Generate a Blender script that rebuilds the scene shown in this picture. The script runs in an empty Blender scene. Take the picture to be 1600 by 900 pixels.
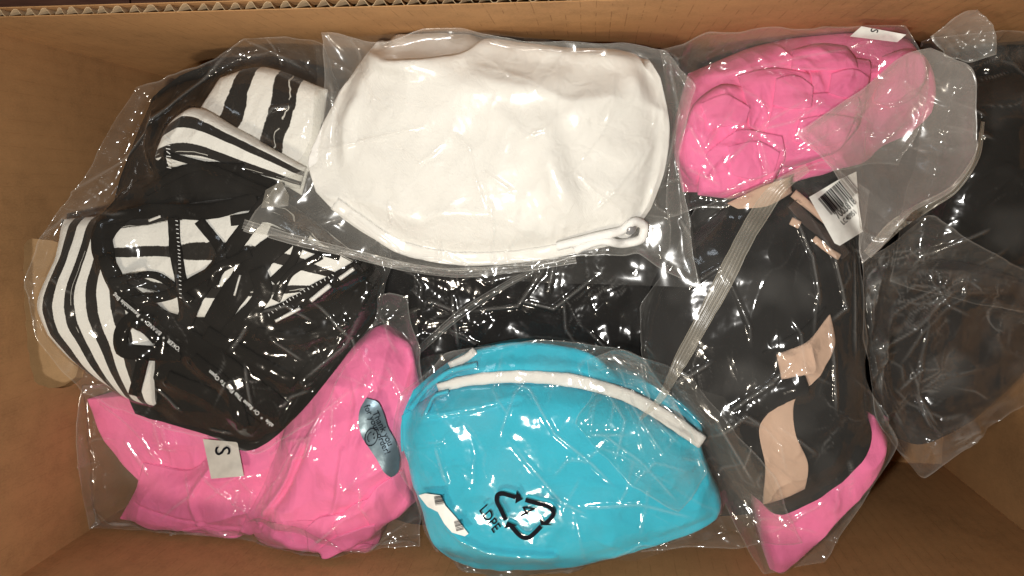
import bpy, bmesh, math, random
import numpy as np
from mathutils import Matrix, Vector
random.seed(4); RNG = np.random.default_rng(11)

# ------------------------------------------------------------------ camera
FPX, CAMH = 1155.0, 0.50            # focal length in photo pixels, camera height above z = 0
NAD = (944.0, 300.0)                # where "straight down" falls in the photograph
PHI = math.radians(-0.2)
_n = np.array([(NAD[0]-800)/FPX, (450-NAD[1])/FPX, -1.0]); _n /= np.linalg.norm(_n)
_Z = -_n; _X = np.array([1.0, 0, 0]) - _n*_n[0]; _X /= np.linalg.norm(_X); _Y = np.cross(_Z, _X)
RC = np.array([math.cos(PHI)*_X+math.sin(PHI)*_Y, -math.sin(PHI)*_X+math.cos(PHI)*_Y, _Z])   # camera -> world
scene = bpy.context.scene
col = scene.collection
cd = bpy.data.cameras.new('camera'); cam = bpy.data.objects.new('camera', cd); col.objects.link(cam)
cd.sensor_width = 36.0; cd.lens = FPX/1600*36; cd.clip_start = 0.01; cd.clip_end = 50
M4 = Matrix.Identity(4)
for i in range(3):
    for j in range(3): M4[i][j] = RC[i, j]
M4[2][3] = CAMH
cam.matrix_world = M4
scene.camera = cam

# ------------------------------------------------------------------ light
world = bpy.data.worlds.new('World'); scene.world = world; world.use_nodes = True
bg = world.node_tree.nodes['Background']; bg.inputs[0].default_value = (1.0, 0.84, 0.64, 1); bg.inputs[1].default_value = 0.055
def lamp(name, loc, target, size, power, colour, sy=None):
    l = bpy.data.lights.new(name, 'AREA'); l.energy = power; l.color = colour
    l.shape = 'RECTANGLE' if sy else 'DISK'; l.size = size
    if sy: l.size_y = sy
    o = bpy.data.objects.new(name, l); col.objects.link(o); o.location = loc
    o.rotation_euler = (Vector(target)-Vector(loc)).to_track_quat('-Z', 'Y').to_euler()
    return o
lamp('phone_flash', (-0.045, -0.045, 0.503), (-0.02, -0.07, 0), 0.014, 1.82, (1.0, 0.97, 0.92))
lamp('room_lamp', (-0.28, -0.60, 0.98), (0, -0.05, 0.05), 0.13, 4.6, (1.0, 0.88, 0.72))
lamp('window_light', (-0.75, 0.85, 1.15), (0, -0.05, 0), 0.20, 0.8, (0.82, 0.91, 1.0), 0.3)
scene.view_settings.view_transform = 'Standard'; scene.view_settings.look = 'None'
scene.view_settings.exposure = 0.0; scene.view_settings.gamma = 1.0
scene.render.engine = 'CYCLES'
cy = scene.cycles
cy.max_bounces = 5; cy.diffuse_bounces = 3; cy.glossy_bounces = 2; cy.transmission_bounces = 2
cy.use_adaptive_sampling = True; cy.adaptive_threshold = 0.03; cy.transparent_max_bounces = 20; cy.use_denoising = True; cy.caustics_reflective = False; cy.caustics_refractive = False
cy.sample_clamp_indirect = 4.0

# ------------------------------------------------------------------ photo <-> world
XL, XR, YB, YF = -0.350, 0.296, 0.0905, -0.234     # inside faces of the carton
ZR, ZF = 0.130, -0.160                             # rim, carton floor
def W(px, py, z):
    d = RC @ np.array([(px-800)/FPX, (450-py)/FPX, -1.0]); t = (z-CAMH)/d[2]
    return np.array([d[0]*t, d[1]*t, z])
def WA(p, z):
    p = np.asarray(p, float); z = np.broadcast_to(np.asarray(z, float), p.shape[:-1])
    d = np.stack([(p[..., 0]-800)/FPX, (450-p[..., 1])/FPX, -np.ones(p.shape[:-1])], -1) @ RC.T
    t = (z-CAMH)/d[..., 2]
    return np.stack([d[..., 0]*t, d[..., 1]*t, z], -1)
PXM = 0.00039                                      # metres per photo pixel at the heap

# ------------------------------------------------------------------ height map of the heap
HS = 0.0013
HX0, HY0 = XL-0.01, YF-0.01
HNX, HNY = int((XR-XL+0.02)/HS)+2, int((YB-YF+0.02)/HS)+2
HM = np.full((HNY, HNX), ZF+0.004)
def hlook(H, x, y):
    fx = np.clip((x-HX0)/HS, 0, HNX-1.001); fy = np.clip((y-HY0)/HS, 0, HNY-1.001)
    ix = fx.astype(int); iy = fy.astype(int); fx = fx-ix; fy = fy-iy
    return (H[iy, ix]*(1-fx)+H[iy, ix+1]*fx)*(1-fy)+(H[iy+1, ix]*(1-fx)+H[iy+1, ix+1]*fx)*fy
def up2(X):
    n, m = X.shape[:2]
    Y = np.empty((2*n-1, m)+X.shape[2:], X.dtype); Y[::2] = X; Y[1::2] = .5*(X[1:]+X[:-1])
    Z = np.empty((2*n-1, 2*m-1)+X.shape[2:], X.dtype); Z[:, ::2] = Y; Z[:, 1::2] = .5*(Y[:, 1:]+Y[:, :-1])
    return Z
def stamp(H, X):
    """raise the height map to the top of a grid surface"""
    st = max(np.linalg.norm(X[1, X.shape[1]//2]-X[0, X.shape[1]//2]), np.linalg.norm(X[X.shape[0]//2, 1]-X[X.shape[0]//2, 0]))
    while st > HS*0.7 and X.size < 4e6: X = up2(X); st *= .5
    ix = np.clip(((X[..., 0]-HX0)/HS+.5).astype(int), 0, HNX-1); iy = np.clip(((X[..., 1]-HY0)/HS+.5).astype(int), 0, HNY-1)
    np.maximum.at(H, (iy, ix), X[..., 2])
def blur(H, k):
    for _ in range(k):
        P = np.pad(H, 1, mode='edge'); H = (P[:-2, 1:-1]+P[2:, 1:-1]+P[1:-1, :-2]+P[1:-1, 2:]+2*H)/6
    return H

# ------------------------------------------------------------------ smooth value noise
def noise2(x, y, seed=0):
    xi = np.floor(x).astype(np.int64); yi = np.floor(y).astype(np.int64); fx = x-xi; fy = y-yi
    fx = fx*fx*(3-2*fx); fy = fy*fy*(3-2*fy)
    def h(a, b):
        n = (a*374761393+b*668265263+seed*974711) & 0x7fffffff
        n = ((n ^ (n >> 13))*1274126177) & 0x7fffffff
        return ((n ^ (n >> 16)) & 0xffff)/32767.5-1
    return (h(xi, yi)*(1-fx)+h(xi+1, yi)*fx)*(1-fy)+(h(xi, yi+1)*(1-fx)+h(xi+1, yi+1)*fx)*fy
def fbm(x, y, seed=0, o=3):
    return sum(noise2(x*2**k, y*2**k, seed+k)*.5**k for k in range(o))

def facets(x, y, cell, seed, tilt=1.0, jit=.9):
    """flat-sided crumple pattern with sharp creases, about -1..1 times cell/4 high at unit slope"""
    gx = np.floor(x/cell).astype(np.int64); gy = np.floor(y/cell).astype(np.int64); best = np.full(x.shape, -1e9)
    def h(a, b, q):
        n = (a*374761393+b*668265263+(seed*31+q)*974711) & 0x7fffffff
        n = ((n ^ (n >> 13))*1274126177) & 0x7fffffff
        return ((n ^ (n >> 16)) & 0xffff)/32767.5-1
    for i in range(-2, 3):
        for j in range(-2, 3):
            a, b = gx+i, gy+j
            dx = x/cell-(a+.5+.5*jit*h(a, b, 1)); dy = y/cell-(b+.5+.5*jit*h(a, b, 2))
            best = np.maximum(best, -.5*(dx*dx+dy*dy)+.12*h(a, b, 3)+tilt*.45*(h(a, b, 4)*dx+h(a, b, 5)*dy))
    return best*cell
def crumple(X, seed, amt, cell=.022, ang=0.0, stretch=1.6, patch=45.0):
    c, s_ = math.cos(ang), math.sin(ang); x = X[..., 0]; y = X[..., 1]
    x = x+.006*fbm(x*40, y*40, seed+3, 2); y = y+.006*fbm(x*40, y*40, seed+5, 2)
    u = (c*x+s_*y)/stretch; v = -s_*x+c*y
    mask = np.clip(.38+1.25*fbm(x*patch*.6, y*patch*.6, seed+7, 2), .07, 1.25)
    f = facets(u, v, cell, seed)-.8*facets(v+.3, u+.1, cell*.75, seed+1)+.7*facets(u, v, cell*.38, seed+2)*np.clip(2.2*fbm(x*patch, y*patch, seed+8, 2)+.12, 0, 1)
    return amt*mask*f
# ------------------------------------------------------------------ draped sheets
def resample(P, n, smooth=True):
    P = np.asarray(P, float); d = np.r_[0, np.cumsum(np.linalg.norm(np.diff(P[:, :2], axis=0), axis=1))]
    t = np.linspace(0, d[-1], n)
    if smooth and len(P) > 2:                         # monotone-ish cubic hermite
        m = np.zeros_like(P); dd = np.diff(d)[:, None]; s = np.diff(P, axis=0)/np.maximum(dd, 1e-9)
        m[0] = s[0]; m[-1] = s[-1]; m[1:-1] = (s[1:]*dd[:-1]+s[:-1]*dd[1:])/(dd[1:]+dd[:-1])*0.8
        k = np.clip(np.searchsorted(d, t, side='right')-1, 0, len(P)-2); h = (d[k+1]-d[k]); u = ((t-d[k])/np.maximum(h, 1e-9))[:, None]; h = h[:, None]
        return (2*u**3-3*u**2+1)*P[k]+(u**3-2*u**2+u)*h*m[k]+(-2*u**3+3*u**2)*P[k+1]+(u**3-u**2)*h*m[k+1]
    return np.stack([np.interp(t, d, P[:, c]) for c in range(P.shape[1])], 1)
def coons(T, R, B, L, z, step, smooth=True):
    """T and B run left to right and hold the corners; L and R are the points between, top to bottom. Points: photo px (x, y[, z])."""
    def w(Q): return [list(W(q[0], q[1], q[2] if len(q) > 2 else z)) for q in Q]
    T, B, L, R = w(T), w(B), w(L), w(R)
    L = [T[0]]+L+[B[0]]; R = [T[-1]]+R+[B[-1]]
    ln = lambda Q: np.linalg.norm(np.diff(np.array(Q), axis=0), axis=1).sum()
    m = 4*max(2, int(round(max(ln(T), ln(B))/step/4)))+1; n = 4*max(2, int(round(max(ln(L), ln(R))/step/4)))+1
    T, B, L, R = resample(T, m, smooth), resample(B, m, smooth), resample(L, n, smooth), resample(R, n, smooth)
    u = np.linspace(0, 1, m)[None, :, None]; v = np.linspace(0, 1, n)[:, None, None]
    C = (1-v)*T[None]+v*B[None]+(1-u)*L[:, None]+u*R[:, None]-((1-u)*(1-v)*T[0]+u*(1-v)*T[-1]+(1-u)*v*B[0]+u*v*B[-1])
    return C
def relax(R, H, exu, exv, lift, steps, kb, grav, pin, jit, passes=2, seed=0, zcap=None):
    """inextensible sheet pulled down on to the heap; exu / exv > 1 give it spare material that buckles into folds"""
    rg = np.random.default_rng(seed); X = None
    for lv, sub in enumerate((4, 2, 1)):
        Q = R[::sub, ::sub].astype(np.float64)
        X = Q.copy() if X is None else up2(X)
        n, m = X.shape[:2]
        w = np.ones((n, m, 1))
        if 't' in pin: w[0] = 0
        if 'b' in pin: w[-1] = 0
        if 'l' in pin: w[:, 0] = 0
        if 'r' in pin: w[:, -1] = 0
        X += w*rg.normal(0, jit/(2**lv), X.shape)*np.array([.4, .4, 1])
        cons = []
        def add(a, b, ex, k):
            r = np.linalg.norm(Q[b]-Q[a], axis=-1, keepdims=True)*ex
            ww = w[a]+w[b]; cons.append((a, b, r, k*w[a]/np.maximum(ww, 1e-6), k*w[b]/np.maximum(ww, 1e-6)))
        def sl(s, e, st): return slice(s, e if e else None, st)
        for p in (0, 1):
            c = (m-p)//2
            if c: add((slice(None), slice(p, p+2*c, 2)), (slice(None), slice(p+1, p+1+2*c, 2)), exu, 1.0)
            c = (n-p)//2
            if c: add((slice(p, p+2*c, 2), slice(None)), (slice(p+1, p+1+2*c, 2), slice(None)), exv, 1.0)
            if c:
                ex = .5*(exu+exv)
                add((slice(p, p+2*c, 2), slice(0, m-1)), (slice(p+1, p+1+2*c, 2), slice(1, m)), ex, .7)
                add((slice(p, p+2*c, 2), slice(1, m)), (slice(p+1, p+1+2*c, 2), slice(0, m-1)), ex, .7)
        if kb > 0:
            for p in range(4):
                a = np.arange(p, m-2, 4); 
                if len(a): add((slice(None), slice(p, m-2, 4)), (slice(None), slice(p+2, m, 4)), exu, kb)
                a = np.arange(p, n-2, 4)
                if len(a): add((slice(p, n-2, 4), slice(None)), (slice(p+2, n, 4), slice(None)), exv, kb)
        Xp = X.copy()
        for it in range(steps[lv]):
            V = (X-Xp)*.85; Xp = X.copy(); X = X+w*V; X[..., 2] -= w[..., 0]*grav
            for _ in range(passes):
                for a, b, r, wa, wb in cons:
                    A = X[a]; B = X[b]
                    if A.shape != B.shape: continue
                    d = B-A; l = np.sqrt((d*d).sum(-1, keepdims=True)); d *= (l-r)/np.maximum(l, 1e-9)
                    X[a] = A+d*wa; X[b] = B-d*wb
            if zcap is not None: X[..., 2] = np.minimum(X[..., 2], zcap)
            np.clip(X[..., 0], XL+.002, XR-.002, out=X[..., 0]); np.clip(X[..., 1], YF+.002, YB-.002, out=X[..., 1])
            h = hlook(H, X[..., 0], X[..., 1])+lift
            X[..., 2] = np.maximum(X[..., 2], h)
    return X
def lap(X, k, lam=.5):
    for _ in range(k):
        Y = X.copy(); Y[1:-1] += lam*(.5*(X[2:]+X[:-2])-X[1:-1]); X = Y
        Y = X.copy(); Y[:, 1:-1] += lam*(.5*(X[:, 2:]+X[:, :-2])-X[:, 1:-1]); X = Y
    return X

# ------------------------------------------------------------------ objects
def tag(o, label=None, cat=None, group=None, kind=None):
    if label: o['label'] = label
    if cat: o['category'] = cat
    if group: o['group'] = group
    if kind: o['kind'] = kind
    return o
def empty(name, loc, label, cat, group=None):
    o = bpy.data.objects.new(name, None); col.objects.link(o); o.location = loc; o.empty_display_size = .02
    return tag(o, label, cat, group)
def link(name, me, m, parent=None, smooth=True):
    o = bpy.data.objects.new(name, me); col.objects.link(o)
    if m: me.materials.append(m)
    if smooth: me.polygons.foreach_set('use_smooth', [True]*len(me.polygons))
    if parent is not None:
        o.parent = parent; o.matrix_parent_inverse = Matrix.Translation(parent.location).inverted() if parent.type == 'EMPTY' else Matrix.Identity(4)
    return o
def pydata(name, v, f, m, parent=None, smooth=True):
    me = bpy.data.meshes.new(name); me.from_pydata([tuple(map(float, p)) for p in v], [], [tuple(map(int, q)) for q in f]); me.validate(); me.update()
    return link(name, me, m, parent, smooth)
def gridmesh(name, X, m, parent=None, depth=None, wh=None):
    """grid surface; depth > 0 closes it below into a solid body"""
    n, k = X.shape[:2]; idx = np.arange(n*k).reshape(n, k)
    F = np.stack([idx[:-1, :-1], idx[1:, :-1], idx[1:, 1:], idx[:-1, 1:]], -1).reshape(-1, 4)
    V = X.reshape(-1, 3); faces = F
    if depth:
        loop = np.r_[idx[0, :], idx[1:, -1], idx[-1, -2::-1], idx[-2:0:-1, 0]]
        lo = V[loop].copy(); c = V.mean(0); lo[:, :2] += (c[:2]-lo[:, :2])*.06; lo[:, 2] = np.minimum(lo[:, 2]-depth, lo[:, 2].min()+.0)
        b0 = len(V); V = np.vstack([V, lo, [[c[0], c[1], lo[:, 2].mean()]]]); L = len(loop); j = np.arange(L); jn = (j+1) % L
        S = np.stack([loop[j], loop[jn], b0+jn, b0+j], -1); S2 = np.stack([b0+j, b0+jn, np.full(L, b0+L), np.full(L, b0+L)], -1)
        faces = [tuple(q) for q in np.vstack([F, S])]+[tuple(q[:3]) for q in S2]
    me = bpy.data.meshes.new(name); me.from_pydata(V.tolist(), [], faces if isinstance(faces, list) else faces.tolist())
    uv = me.uv_layers.new(name='UVMap'); li = np.empty(len(me.loops), np.int32); me.loops.foreach_get('vertex_index', li)
    UV = np.zeros((len(V), 2)); uu, vv = np.meshgrid(np.linspace(0, 1, k), np.linspace(0, 1, n)); UV[:n*k, 0] = uu.ravel(); UV[:n*k, 1] = vv.ravel()
    uv.data.foreach_set('uv', UV[li].astype(np.float32).ravel())
    if wh is not None: me.attributes.new('whiten', 'FLOAT', 'POINT').data.foreach_set('value', wh.astype(np.float32).ravel())
    me.update()
    return link(name, me, m, parent)
def box(name, x0, x1, y0, y1, z0, z1, m, parent=None, bev=0):
    v = [(x, y, z) for z in (z0, z1) for y in (y0, y1) for x in (x0, x1)]
    f = [(0, 2, 3, 1), (4, 5, 7, 6), (0, 1, 5, 4), (2, 6, 7, 3), (0, 4, 6, 2), (1, 3, 7, 5)]
    return pydata(name, v, f, m, parent, False)

# ------------------------------------------------------------------ materials
def lin(r, g, b):
    f = lambda c: (c/255)/12.92 if c/255 <= .04045 else ((c/255+.055)/1.055)**2.4
    return (f(r), f(g), f(b), 1)
class N:
    def __init__(s, name):
        s.m = bpy.data.materials.new(name); s.m.use_nodes = True; s.t = s.m.node_tree; s.t.nodes.clear()
        s.out = s.n('ShaderNodeOutputMaterial')
    def n(s, ty, **kw):
        x = s.t.nodes.new(ty)
        for k, v in kw.items():
            if k.startswith('i_'): x.inputs[k[2:].replace('_', ' ')].default_value = v
            else: setattr(x, k, v)
        return x
    def l(s, a, b): s.t.links.new(a, b)
    def math(s, op, a, b=None, clamp=False):
        x = s.n('ShaderNodeMath', operation=op, use_clamp=clamp)
        for i, q in enumerate((a, b)):
            if q is None: continue
            if isinstance(q, (int, float)): x.inputs[i].default_value = q
            else: s.l(q, x.inputs[i])
        return x.outputs[0]
    def noise(s, scale, detail=3, vec=None, rough=.5, dist=0):
        x = s.n('ShaderNodeTexNoise'); x.inputs['Scale'].default_value = scale; x.inputs['Detail'].default_value = detail; x.inputs['Roughness'].default_value = rough; x.inputs['Distortion'].default_value = dist
        s.l(vec if vec is not None else s.coord(), x.inputs['Vector']); return x.outputs['Fac']
    def coord(s, kind='Object'):
        return s.n('ShaderNodeTexCoord').outputs[kind]
    def mapv(s, scale, rot=(0, 0, 0), kind='Object'):
        x = s.n('ShaderNodeMapping'); x.inputs['Scale'].default_value = scale; x.inputs['Rotation'].default_value = rot; s.l(s.coord(kind), x.inputs['Vector']); return x.outputs[0]
    def ramp(s, fac, stops):
        x = s.n('ShaderNodeValToRGB'); e = x.color_ramp.elements
        while len(e) < len(stops): e.new(.5)
        for i, (p, c) in enumerate(stops): e[i].position = p; e[i].color = c
        s.l(fac, x.inputs[0]); return x.outputs[0]
    def bump(s, h, strength, dist=.001):
        x = s.n('ShaderNodeBump'); x.inputs['Strength'].default_value = strength; x.inputs['Distance'].default_value = dist; s.l(h, x.inputs['Height']); return x.outputs[0]
def fabric(name, c, vary=.12, rough=.85, sheen=.25, weave=1.0, spec=.12, rumple=1.0):
    k = N(name); p = k.n('ShaderNodeBsdfPrincipled'); p.inputs['Roughness'].default_value = rough
    p.inputs['Specular IOR Level'].default_value = spec; p.inputs['Sheen Weight'].default_value = sheen; p.inputs['Sheen Roughness'].default_value = .4
    a = k.noise(55, 4); b = k.noise(2600, 2, rough=.7)
    mix = k.math('ADD', k.math('MULTIPLY', a, .7), k.math('MULTIPLY', b, .3))
    d = tuple(x*(1-vary) for x in c[:3])+(1,); e = tuple(min(1, x*(1+vary)) for x in c[:3])+(1,)
    k.l(k.ramp(mix, [(.3, d), (.7, e)]), p.inputs['Base Color'])
    w = k.n('ShaderNodeTexWave', wave_type='BANDS'); w.inputs['Scale'].default_value = 420; w.inputs['Distortion'].default_value = 1.5; k.l(k.mapv((1, .6, 1), (0, 0, .7)), w.inputs['Vector'])
    hh = k.math('ADD', k.math('MULTIPLY', w.outputs['Fac'], .35*weave), k.math('ADD', k.math('MULTIPLY', b, .8*weave), k.math('MULTIPLY', k.noise(260, 3), .9)))
    b1 = k.n('ShaderNodeBump'); b1.inputs['Strength'].default_value = .45; b1.inputs['Distance'].default_value = .0030*rumple; k.l(k.noise(95, 5, rough=.55, dist=.5), b1.inputs['Height'])
    b2 = k.n('ShaderNodeBump'); b2.inputs['Strength'].default_value = .40; b2.inputs['Distance'].default_value = .0006; k.l(hh, b2.inputs['Height']); k.l(b1.outputs[0], b2.inputs['Normal'])
    k.l(b2.outputs[0], p.inputs['Normal'])
    k.l(p.outputs[0], k.out.inputs[0]); return k.m
def striped(name, freq, phase=0.0, duty=.0, wob=.10, nx=3.0, axis='X', thin=True):
    k = N(name); p = k.n('ShaderNodeBsdfPrincipled'); p.inputs['Roughness'].default_value = .85; p.inputs['Sheen Weight'].default_value = .2; p.inputs['Specular IOR Level'].default_value = .2
    sep = k.n('ShaderNodeSeparateXYZ'); k.l(k.coord('UV'), sep.inputs[0])
    u, v = (sep.outputs[0], sep.outputs[1]) if axis == 'X' else (sep.outputs[1], sep.outputs[0])
    mp = k.mapv((1, 1, 1), kind='UV')
    nz = k.math('MULTIPLY', k.math('SUBTRACT', k.noise(nx, 3, vec=mp, rough=.55), .5), wob*2)
    t = k.math('ADD', k.math('MULTIPLY', k.math('ADD', u, nz), freq), phase)
    s = k.math('SINE', k.math('MULTIPLY', t, 2*math.pi))
    edge = k.noise(900, 2)
    s = k.math('ADD', s, k.math('MULTIPLY', k.math('SUBTRACT', edge, .5), .25))
    bw = k.ramp(k.math('ADD', k.math('MULTIPLY', s, .5), .5+duty), [(.49, (.82, .80, .75, 1)), (.53, (.014, .011, .009, 1))])
    if thin:                                           # thin pale line inside some black bands
        l2 = k.math('ABSOLUTE', k.math('SUBTRACT', k.math('FRACT', k.math('ADD', k.math('MULTIPLY', t, .5), k.math('MULTIPLY', nz, 2))), .17))
        ln = k.math('LESS_THAN', l2, .006)
        mx = k.n('ShaderNodeMixRGB'); mx.inputs[2].default_value = (.55, .53, .48, 1); k.l(k.math('MULTIPLY', ln, k.math('GREATER_THAN', k.noise(5, 1, vec=mp), .47)), mx.inputs[0]); k.l(bw, mx.inputs[1]); bw = mx.outputs[0]
    k.l(bw, p.inputs['Base Color'])
    hh = k.math('ADD', k.noise(700, 3), k.math('MULTIPLY', k.noise(190, 4), 1.2)); k.l(k.bump(hh, .5, .0008), p.inputs['Normal'])
    k.l(p.outputs[0], k.out.inputs[0]); return k.m
def film(name, haze=.05, tint=(.97, .97, .96), hazec=(.8, .78, .74), rough=.11, spec=.048, crease=.25, scale=1.0, seed=0.0):
    """thin clear polythene: mirror glint + faint milky scatter over a see-through sheet (its crinkles are in the mesh)"""
    k = N(name); tr = k.n('ShaderNodeBsdfTransparent'); tr.inputs[0].default_value = tint+(1,)
    gl = k.n('ShaderNodeBsdfGlossy'); gl.inputs['Roughness'].default_value = rough; gl.inputs['Color'].default_value = (1, 1, 1, 1)
    df = k.n('ShaderNodeBsdfDiffuse'); df.inputs[0].default_value = hazec+(1,)
    if crease: k.l(k.bump(k.noise(150*scale, 1), crease, .0012), gl.inputs['Normal'])
    lw = k.n('ShaderNodeLayerWeight'); lw.inputs['Blend'].default_value = .5
    f2 = k.math('MULTIPLY', lw.outputs['Facing'], lw.outputs['Facing'])
    fr = k.math('MULTIPLY_ADD', k.math('MULTIPLY', f2, f2), .7, True); fr.node.inputs[2].default_value = spec
    hz = k.math('MULTIPLY_ADD', f2, haze*3.0); hz.node.inputs[2].default_value = haze
    at_ = k.n('ShaderNodeAttribute'); at_.attribute_name = 'whiten'; wz = k.math('MULTIPLY_ADD', at_.outputs['Fac'], .22, True); k.l(hz, wz.node.inputs[2]); hz = wz   # stress whitening along creases
    m1 = k.n('ShaderNodeMixShader'); k.l(hz, m1.inputs[0]); k.l(tr.outputs[0], m1.inputs[1]); k.l(df.outputs[0], m1.inputs[2])
    m2 = k.n('ShaderNodeMixShader'); k.l(fr, m2.inputs[0]); k.l(m1.outputs[0], m2.inputs[1]); k.l(gl.outputs[0], m2.inputs[2])
    k.l(m2.outputs[0], k.out.inputs[0]); return k.m
def plain(name, c, rough=.6, metal=0.0, spec=.4, nz=0.0):
    k = N(name); p = k.n('ShaderNodeBsdfPrincipled'); p.inputs['Roughness'].default_value = rough; p.inputs['Metallic'].default_value = metal; p.inputs['Specular IOR Level'].default_value = spec
    a = k.noise(300, 3); d = tuple(x*.9 for x in c[:3])+(1,)
    k.l(k.ramp(a, [(.3, d), (.7, tuple(c[:3])+(1,))]), p.inputs['Base Color'])
    if nz: k.l(k.bump(k.noise(120, 3), nz, .001), p.inputs['Normal'])
    k.l(p.outputs[0], k.out.inputs[0]); return k.m
def cardboard(name, c=(.44, .236, .100), axis=0, lines=.35, fx=.0079):
    k = N(name); p = k.n('ShaderNodeBsdfPrincipled'); p.inputs['Roughness'].default_value = .82; p.inputs['Specular IOR Level'].default_value = .25
    sep = k.n('ShaderNodeSeparateXYZ'); k.l(k.coord(), sep.inputs[0]); a = sep.outputs[axis]
    w = k.math('FRACT', k.math('DIVIDE', k.math('ADD', a, k.math('MULTIPLY', k.noise(9, 2), .004)), fx))
    ridge = k.math('ABSOLUTE', k.math('SUBTRACT', w, .5))
    dash = k.math('MULTIPLY', k.math('LESS_THAN', ridge, .035), k.ramp(k.noise(75, 4, rough=.7), [(.47, (0, 0, 0, 1)), (.56, (1, 1, 1, 1))]))
    big = k.noise(11, 4); fib = k.noise(900, 3, vec=k.mapv((1, 1, .6)), rough=.7); mot = k.noise(80, 5, rough=.65)
    t = k.math('ADD', k.math('MULTIPLY', big, .45), k.math('ADD', k.math('MULTIPLY', fib, .25), k.math('MULTIPLY', mot, .3)))
    base = k.ramp(t, [(.3, tuple(x*.62 for x in c)+(1,)), (.5, c+(1,)), (.7, tuple(min(1, x*1.22) for x in c)+(1,))])
    mx = k.n('ShaderNodeMixRGB', blend_type='MULTIPLY'); mx.inputs[2].default_value = (.42, .36, .30, 1); k.l(k.math('MULTIPLY', dash, lines), mx.inputs[0]); k.l(base, mx.inputs[1])
    k.l(mx.outputs[0], p.inputs['Base Color'])
    hh = k.math('ADD', k.math('MULTIPLY', k.math('SINE', k.math('MULTIPLY', w, 2*math.pi)), .5), k.math('ADD', k.math('MULTIPLY', fib, .4), mot))
    k.l(k.bump(hh, .10, .0006), p.inputs['Normal'])
    k.l(p.outputs[0], k.out.inputs[0]); return k.m
M = {}
M['card_x'] = cardboard('kraft_board_long', axis=0, lines=.5)
M['card_y'] = cardboard('kraft_board_short', axis=1, lines=.15)
M['card_f'] = cardboard('kraft_board_front', axis=0, lines=.3)
M['card_edge'] = plain('kraft_cut_edge', (.55, .40, .24), .9, nz=.4)
M['card_pale'] = cardboard('kraft_board_pale', c=(.47, .29, .145), axis=1, lines=.05)
M['wood'] = None
k = N('dark_laminate'); p = k.n('ShaderNodeBsdfPrincipled'); p.inputs['Roughness'].default_value = .45
k.l(k.ramp(k.noise(60, 5, vec=k.mapv((.25, 3, 1)), rough=.65, dist=.6), [(.3, (.12, .05, .036, 1)), (.7, (.27, .13, .09, 1))]), p.inputs['Base Color']); k.l(p.outputs[0], k.out.inputs[0]); M['wood'] = k.m
M['white'] = fabric('white_jersey', (.83, .81, .77), .05, .8, .2)
M['pink'] = fabric('hot_pink_jersey', (.93, .195, .41), .08, .75, .15)
M['pink_deep'] = fabric('hot_pink_gathered', (.93, .195, .41), .08, .75, .15)
M['blue'] = fabric('turquoise_jersey', (.026, .45, .61), .08, .8, .2)
M['trim'] = fabric('white_binding', (.78, .76, .72), .06, .85, .2)
M['black'] = fabric('black_jersey', (0.0084, 0.0080, 0.0084), .3, .9, .0, spec=.08)
M['black2'] = fabric('black_strap', (0.0091, 0.0077, 0.0066), .3, .9, .0, spec=.08)
M['plum'] = fabric('dark_plum_jersey', (0.0098, 0.0077, 0.0084), .3, .9, .0, spec=.08)
M['olive'] = fabric('charcoal_jersey', (0.0112, 0.0105, 0.0098), .3, .9, .0, spec=.08)
M['nude'] = fabric('nude_mesh', (.62, .42, .31), .08, .8, .2)
M['lace'] = fabric('dark_lace', (.05, .035, .03), .6, .9, .1, 3)
M['ink'] = plain('black_ink', (.008, .008, .012), .8, spec=.1)
M['winkk'] = plain('white_ink', (.75, .75, .73), .5)
M['label'] = plain('white_label_paper', (.80, .79, .74), .45)
M['tag'] = plain('beige_tag', (.56, .52, .46), .6)
M['silver'] = plain('silver_blue_sticker', (.15, .21, .25), .32, .6, nz=.25)
M['bead'] = plain('grey_bead', (.32, .31, .31), .25, .3)
FIL = dict(rough=.13)
M['f_clear'] = film('clear_film', .026)
M['f_thin'] = film('thin_film', .014, rough=.09, spec=.05)
M['f_back'] = film('clear_film_back', .02, crease=0)
M['f_crisp'] = film('crisp_film', .010, rough=.10, spec=.045)
M['f_milky'] = film('milky_film', .085, hazec=(.82, .79, .73), rough=.20, spec=.03)
M['f_frost'] = film('frosted_film', .17, hazec=(.76, .69, .63), crease=0, rough=.22, spec=.04)
M['f_band'] = film('frosted_seal_band', .13, hazec=(.82, .75, .62), crease=0, rough=.25)

# ------------------------------------------------------------------ carton and floor
floor = box('floor', -3, 3, -3, 3, ZF-.040, ZF-.016, M['wood']); tag(floor, kind='structure')
for i in range(9):
    x = -1.2+i*.19
    for j, (a, b) in enumerate(((-1.0, .36+.11*(i % 3)), (.362+.11*(i % 3), 1.6))):
        pl = box('plank', x+.0008, x+.1892, a, b, ZF-.0155, ZF-.006+.0004*((i*7+j*3) % 4), M['wood'], floor)
TH = .0050
C0 = empty('cardboard_box', ((XL+XR)/2, (YB+YF)/2, ZF-.006), 'open brown corrugated cardboard box holding all the bagged garments', 'box')
def wall_panel(name, inner, outer, mat_in, holes=None):
    """liner - flute - liner wall made of two thin boards; returns the inner liner"""
    a = box(name, *inner, mat_in, C0); b = box('outer_liner', *outer, M['card_y'], C0); return a
L1 = .0005
box('back_wall', XL-TH, XR+TH, YB, YB+L1, ZF, ZR, M['card_x'], C0)
box('outer_liner', XL-TH, XR+TH, YB+TH-L1, YB+TH, ZF, ZR+.0006, M['card_x'], C0)
box('front_wall', XL-TH, XR+TH, YF-TH, YF, ZF, ZR, M['card_f'], C0)
box('right_wall', XR, XR+TH, YF, YB, ZF, ZR, M['card_y'], C0)
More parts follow.
